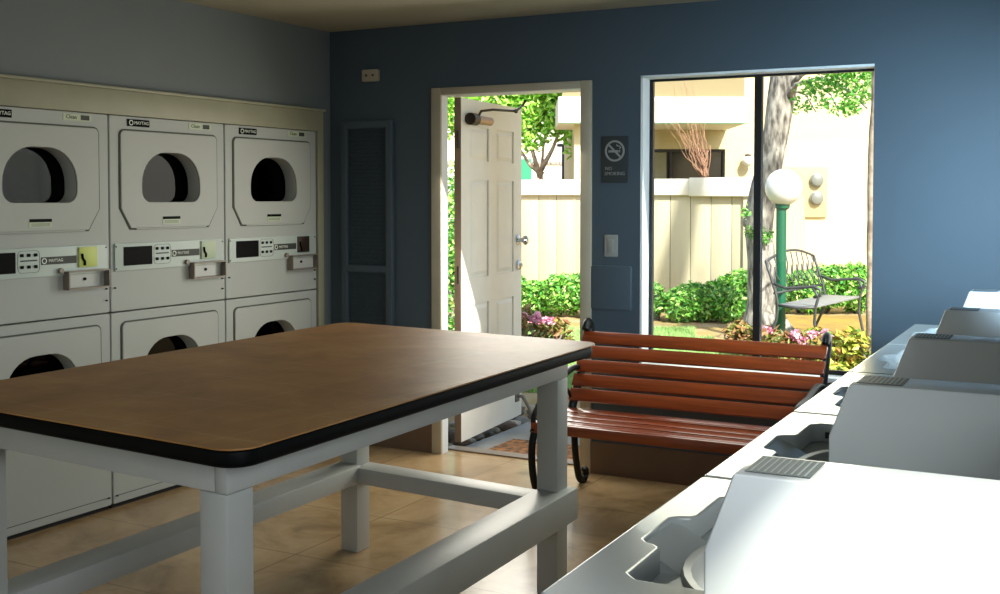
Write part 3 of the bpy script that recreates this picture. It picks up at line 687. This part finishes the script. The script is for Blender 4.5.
# fence
FY = 9.2
fe = empty('board_fence', (-6.5, FY, G), label='tall cream vertical board fence with white cap behind the hedge', cat='fence')
fb = MB(); x = 0
while x < 6.38:
    fb.box(x, x+.284, 0, .03, 0, 1.62, bev=.006); x += .292
fb.build('fence_board', 'fence', fe)
boxes('backing', 'groove', [(0, 6.36, .012, .026, 0.02, 1.6)], fe)
boxes('cap', 'fence_cap', [(0, 5.55, -.06, .08, 1.60, 1.825)], fe, bev=.01)
boxes('cap', 'fence_cap', [(5.55, 6.42, -.09, .10, 1.585, 1.84)], fe, bev=.01)
boxes('post', 'fence', [(6.30, 6.40, -.05, .08, 0, 1.585)], fe, bev=.006)
boxes('side_panel', 'fence', [(6.36, 6.40, .08, 3.2, 0, 1.6)], fe)

# apartment building behind the fence
BD = 17.6; BROT = YAW
bo = empty('apartment_building', tuple(gp(PPX, BD, G)), BROT, label='cream stucco apartment building with white balcony beyond the fence', cat='building')
def bxs(px, d=BD): return (px-PPX)/F*d
def bz(py, d=BD): return zz(py, d) - G
MB().plate([(bxs(575), 0), (bxs(1010), 0), (bxs(1010), 6), (bxs(575), 6)], [[(bxs(650), .9), (bxs(725), .9), (bxs(725), bz(149)), (bxs(650), bz(149))]], .25, 'y', -.25).build('wall', 'stucco', bo, smooth=0)
boxes('wall_body', 'stucco', [(bxs(576), bxs(1009), .26, 6, 0, 5.98)], bo)
wf = MB().plate([(bxs(650), .9), (bxs(725), .9), (bxs(725), bz(149)), (bxs(650), bz(149))], [[(bxs(652), .95), (bxs(670), .95), (bxs(670), bz(151.5)), (bxs(652), bz(151.5))], [(bxs(672), .95), (bxs(723), .95), (bxs(723), bz(151.5)), (bxs(672), bz(151.5))]], .06, 'y', -.12).build('window', 'frame_black', bo, smooth=0)
MB().box(bxs(651), bxs(724), .13, .14, .92, bz(150)).build('pane', 'dark_win', wf, smooth=0)
MB().box(bxs(652), bxs(667), .10, .12, .95, bz(152)).build('curtain', 'curtain', wf, smooth=0)
bd = 15.9; dy = BD-bd
boxes('balcony_floor', 'fascia', [(bxs(558, bd), bxs(747, bd), -dy, 0, bz(123, bd), bz(97, bd))], bo, bev=.01)
boxes('balcony_parapet', 'parapet', [(bxs(562, bd), bxs(744, bd), -dy+.06, -dy+.16, bz(97, bd), bz(55, bd)), (bxs(740, bd), bxs(744, bd), -dy+.16, 0, bz(97, bd), bz(55, bd))], bo)
boxes('trim_board', 'green_trim', [(bxs(558, bd)-.005, bxs(747, bd)+.005, -dy-.01, -dy+.03, bz(123.5, bd), bz(123, bd))], bo)
boxes('post', 'stucco', [(bxs(574, bd+.3), bxs(583, bd+.3), -dy+.3, -dy+.5, 0, bz(123, bd))], bo)
mp = empty('meter_cabinet', tuple(gp(PPX, BD-.03, G)), BROT, label='cream meter cabinet with two round meters on the stucco wall', cat='meter cabinet')
boxes('cabinet', 'panel_cream', [(bxs(772), bxs(826), -.02, .02, bz(217), bz(167))], mp, bev=.01)
for py in (180, 198):
    m_ = MB(); m_.lathe([(.105, 0), (.105, .05), (.092, .055), (.085, .085), (.05, .10), (0, .10)], (bxs(815), -.02, bz(py)), 24, Matrix.Rotation(PI/2, 4, 'X')); m_.build('meter', 'meter', mp)
boxes('conduit', 'panel_cream', [(bxs(797), bxs(803), -.05, .0, .35, bz(217))], mp)
wlp = empty('wall_lamp', tuple(gp(746, BD-.02, zz(161, BD))), BROT, label='small white globe lamp on the stucco wall beside the tree trunk', cat='lamp')
MB().sphere((0, -.12, 0), .085).build('globe', 'globe', wlp)
k = MB(); k.cyl((0, 0, .07), (0, -.12, .09), .02); k.cyl((0, -.12, .075), (0, -.12, .1), .05); k.build('bracket', 'bronze', wlp)

# lamp post
lp = empty('lamp_post', tuple(gp(781.5, 11.9, G)), label='green lamp post with a white globe in the garden', cat='lamp post')
MB().cyl((0, 0, 0), (0, 0, zz(203, 11.9)-G), .054).build('pole', 'green_pole', lp)
gz = zz(187, 11.9)-G
MB().sphere((.02, 0, gz), .195).build('globe', 'globe', lp)
MB().lathe([(.05, -.06), (.075, -.04), (.08, 0), (.06, .01)], (.01, 0, gz-.18)).build('collar', 'green_pole', lp)

# big tree
d = 12.9
def tp(px, py, dd=d): q = gp(px, dd, zz(py, dd)); return q
tr = empty('leaning_tree', tuple(gp(762, d, G)), label='big grey-barked leaning tree seen through the window behind the lamp post', cat='tree')
def rel(pts, o): return [tuple(Vector(p)-Vector(o.location)) for p in pts]
tk = MB()
path = [(768, 343), (765, 325), (764, 300), (762, 260), (759, 232), (760, 210), (765, 185), (771, 160), (776, 130), (780, 100), (785, 70), (792, 30), (800, -20)]
rad = [.40, .25, .18, .16, .155, .165, .16, .135, .145, .155, .17, .15, .13]
tk.tube(rel([tp(*q) for q in path], tr), rad, 18)
for a, b_, c in (((750, 337), (757, 322), (762, 300)), ((800, 338), (785, 328), (770, 305)), ((775, 345), (770, 332), (766, 305))):
    tk.tube(rel([tp(*a), tp(*b_), tp(*c)], tr), [.03, .09, .09], 10)
tk.sphere(tuple(Vector(tp(748, 222))-tr.location), .07, u=10, v=8)
tk.build('trunk', 'bark', tr)
br = MB()
for pts, r0 in (([(780, 110), (795, 85), (820, 78), (850, 92), (866, 108)], .035), ([(782, 95), (800, 75), (825, 60), (860, 62)], .04), ([(810, 79), (830, 95), (838, 112)], .015), ([(784, 88), (805, 95), (815, 112)], .015)):
    n = len(pts); br.tube(rel([tp(*q, d-.25*i) for i, q in enumerate(pts)], tr), [r0*(1-.8*i/n) for i in range(n)], 7)
br.build('branch', 'bark', tr)
def lb2(px, py, dd, rx, rz): q = Vector(tp(px, py, dd))-tr.location; return (q.x, q.y, q.z, rx, rx, rz)
leaves('foliage', 'leaf_fringe', [lb2(812, 88, 11.9, .22, .12), (lb2(835, 82, 11.7, .25, .14)), lb2(856, 96, 11.5, .22, .12), lb2(845, 108, 11.5, .2, .1), lb2(800, 105, 11.9, .14, .12), lb2(822, 104, 11.7, .14, .1), lb2(850, 68, 11.5, .4, .12), lb2(820, 62, 11.5, .4, .12), lb2(870, 80, 11.4, .2, .2)], 2300, .06, tr, shell=.1)
leaves('ivy', 'hedge', [lb2(746, 212, 12.7, .06, .1), lb2(752, 232, 12.7, .1, .08), lb2(764, 236, 12.68, .12, .1)], 300, .06, tr, shell=.1)
# slender trunk right
d2 = 9.6
sp = empty('slender_tree', tuple(gp(873, d2, G)), label='slender pale trunk at the right edge of the window view', cat='tree')
MB().tube(rel([gp(872.5+random.uniform(-.8, .8) + (2 if py < 120 else 0), d2, zz(py, d2)) for py in range(385, -10, -28)], sp), .042, 10).build('trunk', 'bark_pale', sp)
leaves('foliage', 'leaf_fringe', [(-.1, 0, zz(-40, d2)-G, .5, .5, .3)], 400, .07, sp)
# dry vine over the fence
dv_ = 15.6
vn = empty('dry_vine', tuple(gp(706, dv_, G)), label='bare reddish dry vine rising above the fence before the balcony', cat='vine')
tw = MB()
tw.tube(rel([gp(706, dv_, G), gp(706, dv_, zz(178, dv_))], vn), .014, 6)
for i in range(46):
    y = 180; x = 706+random.uniform(-2, 2); top = random.choice((78, 95, 110, 118, 125, 135, 140, 150)); lean = random.uniform(-.5, -.12) if top < 105 else random.uniform(-.7, .15)
    pts = [gp(x, dv_, zz(y, dv_))]; w_ = random.uniform(0, 6)
    while y > top:
        y -= random.uniform(5, 10); x += lean*7 + 2.2*math.sin(y*.16+w_) + random.gauss(0, 1.5)
        pts.append(gp(x, dv_+random.uniform(-.15, .15), zz(y, dv_)))
    tw.tube(rel(pts, vn), [max(.002, .0065-.0006*k) for k in range(len(pts))], 5)
tw.build('branches', 'twig', vn)
# garden bench (wrought iron)
gb0 = gp(779, 11.6, G); 
gb = empty('garden_bench', tuple(gb0), 0, label='dark wrought iron garden bench with curved arms facing right on the straw', cat='garden bench')
along = (Vector(gp(826, 12.75, 0)) - Vector(gp(779, 11.6, 0))); along.z = 0; AL = along.length; ax_ = along.normalized(); fr = Vector((ax_.y, -ax_.x, 0))
gb.rotation_euler.z = math.atan2(ax_.y, ax_.x)    # local x along bench, local -y = front
sz, bh, dp = .46, .98, .40
def B(x, y, z): return (x, -y, z)
for x in (0, AL):
    e = MB()
    e.tube([B(x, -.14, bh-.07), B(x, -.10, .8), B(x, -.03, .6), B(x, 0, sz), B(x, -.02, .3), B(x, -.10, .12), B(x, -.14, 0)], .016, 8)
    e.tube([B(x, 0, sz), B(x, .2, sz-.02), B(x, dp, sz)], .015, 8)
    e.tube([B(x, -.05, .68), B(x, .08, .64), B(x, .3, .66), B(x, dp-.02, .67), B(x, dp+.05, .64), B(x, dp+.05, .58), B(x, dp-.02, .56)], .016, 8)
    e.tube([B(x, dp-.03, .66), B(x, dp+.03, .56), B(x, dp, sz), B(x, dp-.01, .3), B(x, dp+.03, .12), B(x, dp+.06, 0)], .016, 8)
    e.build('side_frame', 'patina', gb)
bk = MB()
bk.tube([B(AL*t, -.14-.0*t, bh-.07+.09*math.sin(PI*t)) for t in [k/12 for k in range(13)]], .014, 8)
bk.tube([B(0, -.045, .58), B(AL, -.045, .58)], .012, 8)
n = 9
for i in range(n):
    t0 = (i+.5)/n; x = AL*t0
    bk.tube([B(x, -.05, .58), B(x+.05, -.07, .66), B(x-.05, -.10, .76), B(x+.03, -.125, .86), B(x, -.14, bh-.08+.08*math.sin(PI*t0))], .007, 6)
    bk.tube([B(x+AL/n/2, -.05, .58), B(x+AL/n/2-.04, -.08, .70), B(x+AL/n/2+.04, -.12, .84)], .006, 6)
bk.build('backrest', 'patina', gb)
se = MB(); se.box(-.0, AL, -dp, -.0, sz-.008, sz+.01, bev=.004); se.build('seat', 'mesh_seat', gb)

# street side tree and far things seen above the fence through the door
dt = 19.5
st = empty('young_tree', tuple(gp(542, dt, G)), label='light green young tree above the fence through the doorway', cat='tree')
tk = MB()
for pts in ([(540, 240), (541, 178), (543, 150), (547, 120)], [(540, 178), (532, 150), (527, 120)], [(541, 170), (552, 150), (562, 125), (570, 105)], [(543, 175), (530, 165), (520, 150)]):
    tk.tube(rel([gp(a, dt, zz(b_, dt)) for a, b_ in pts], st), [.05, .035, .022, .012][:len(pts)], 8)
tk.build('trunk', 'bark_pale', st)
def lb3(px, py, rx, rz, dd=dt): q = Vector(gp(px, dd, zz(py, dd)))-st.location; return (q.x, q.y, q.z, rx, rx, rz)
leaves('foliage', 'tree_leaf', [lb3(535, 110, .45, .35), lb3(552, 100, .5, .35), lb3(530, 140, .3, .3), lb3(565, 125, .35, .35), lb3(548, 130, .3, .25), lb3(515, 115, .5, .5), lb3(570, 150, .15, .2), lb3(560, 85, .7, .3), lb3(525, 85, .6, .3), lb3(495, 100, .5, .6), lb3(470, 110, .5, .6), lb3(450, 105, .4, .6)], 6500, .13, st, shell=.1)
g2 = empty('roadside_lamp', tuple(gp(563, 24, G)), label='thin dark pole above the fence through the doorway', cat='lamp post')
MB().cyl((0, 0, 0), (0, 0, zz(147, 24)-G), .03).build('pole', 'pole_dark', g2)
MB().box(-.13, .13, -.05, .05, zz(147, 24)-G, zz(144, 24)-G, bev=.01).build('lamp_head', 'pole_dark', g2)
fb2 = empty('far_building', tuple(gp(PPX, 40, G)), YAW, label='long low white building far beyond the fence', cat='building')
boxes('wall', 'fascia', [(-8, 2.6, 0, 6, 0, 4.2)], fb2)
for z in (.9, 1.5, 2.1, 2.7): boxes('roof_line', 'bark', [(-7.9, 2.5, -.05, 0, z, z+.1)], fb2)
boxes('door', 'green_trim', [(-.35, .1, -.06, 0, 1.0, 2.9)], fb2)
# shrub seen through the hinge gap of the door
for px, d_, hh in ((452, 12.5, .9), (440, 13.2, 1.0)):
    shrub('hedge_shrub', tuple(gp(px, d_, G)), [(0, 0, hh*.6, .4, .4, hh*.7), (.1, .1, hh*1.4, .3, .3, hh*.6)], 2200, .08, 'hedge',
          'tall green shrub glimpsed in the gap behind the door hinges, ' + ('nearer one' if px == 452 else 'farther one'), 'shrub', 'shrubs behind the door')

# ------------------------------------------------------------------ light
wd = bpy.data.worlds.new('world'); scene.world = wd; wd.use_nodes = True
N = wd.node_tree.nodes; L = wd.node_tree.links
bg = N['Background']; sky = N.new('ShaderNodeTexSky'); sky.sky_type = 'NISHITA'; sky.sun_disc = False
sky.sun_elevation = math.radians(42); sky.sun_rotation = math.radians(135); sky.altitude = 50; sky.air_density = 1.2; sky.dust_density = 2.5
L.new(sky.outputs[0], bg.inputs['Color']); bg.inputs['Strength'].default_value = 0.28
sd = Vector((-.60, .55, -.72)).normalized()
sl = bpy.data.lights.new('sun', 'SUN'); sl.energy = 9.5; sl.angle = math.radians(2.2); sl.color = (1, .95, .85)
so = bpy.data.objects.new('sun', sl); col.objects.link(so); so.rotation_euler = sd.to_track_quat('-Z', 'Y').to_euler(); so.location = (8, -8, 9)
def area(name, loc, tgt, sx, sy, e, c, spread=180):
    a = bpy.data.lights.new(name, 'AREA'); a.shape = 'RECTANGLE'; a.size = sx; a.size_y = sy; a.energy = e; a.color = c; a.spread = math.radians(spread)
    o = bpy.data.objects.new(name, a); col.objects.link(o); o.location = loc
    o.rotation_euler = (Vector(tgt)-Vector(loc)).to_track_quat('-Z', 'Y').to_euler(); return o
area('window fill right far', (4.47, -1.55, 1.6), (3.3, .3, 1.3), 1.2, .9, 31, (.52, .77, 1), 82)  # added fill lamp inside the window, brightens the back wall
area('window fill right near', (4.47, -4.8, 1.6), (0, -2.6, .9), .95, .9, 10, (.8, .9, 1), 110)  # added fill lamp inside the near window, aimed across the room
area('window fill front', (1.4, -6.55, 1.4), (1.2, 0, .9), 1.8, 1.4, 7, (.88, .94, 1))  # added fill lamp at the unseen front window
area('window fill back', (2.6, -.03, 1.4), (2.0, -4, .5), 1.1, 1.4, 20, (.95, 1, .88))  # added fill lamp inside the main window, on top of the sky
area('doorway fill', (1.23, .2, 1.3), (1.4, -2, 0), .85, 1.4, 26, (1, .95, .84))  # added fill lamp in the doorway, angled down onto the floor

scene.view_settings.view_transform = 'Standard'
scene.view_settings.look = 'None'
scene.view_settings.exposure = 0.0
scene.cycles.use_denoising = True
scene.cycles.caustics_reflective = False
scene.cycles.caustics_refractive = False
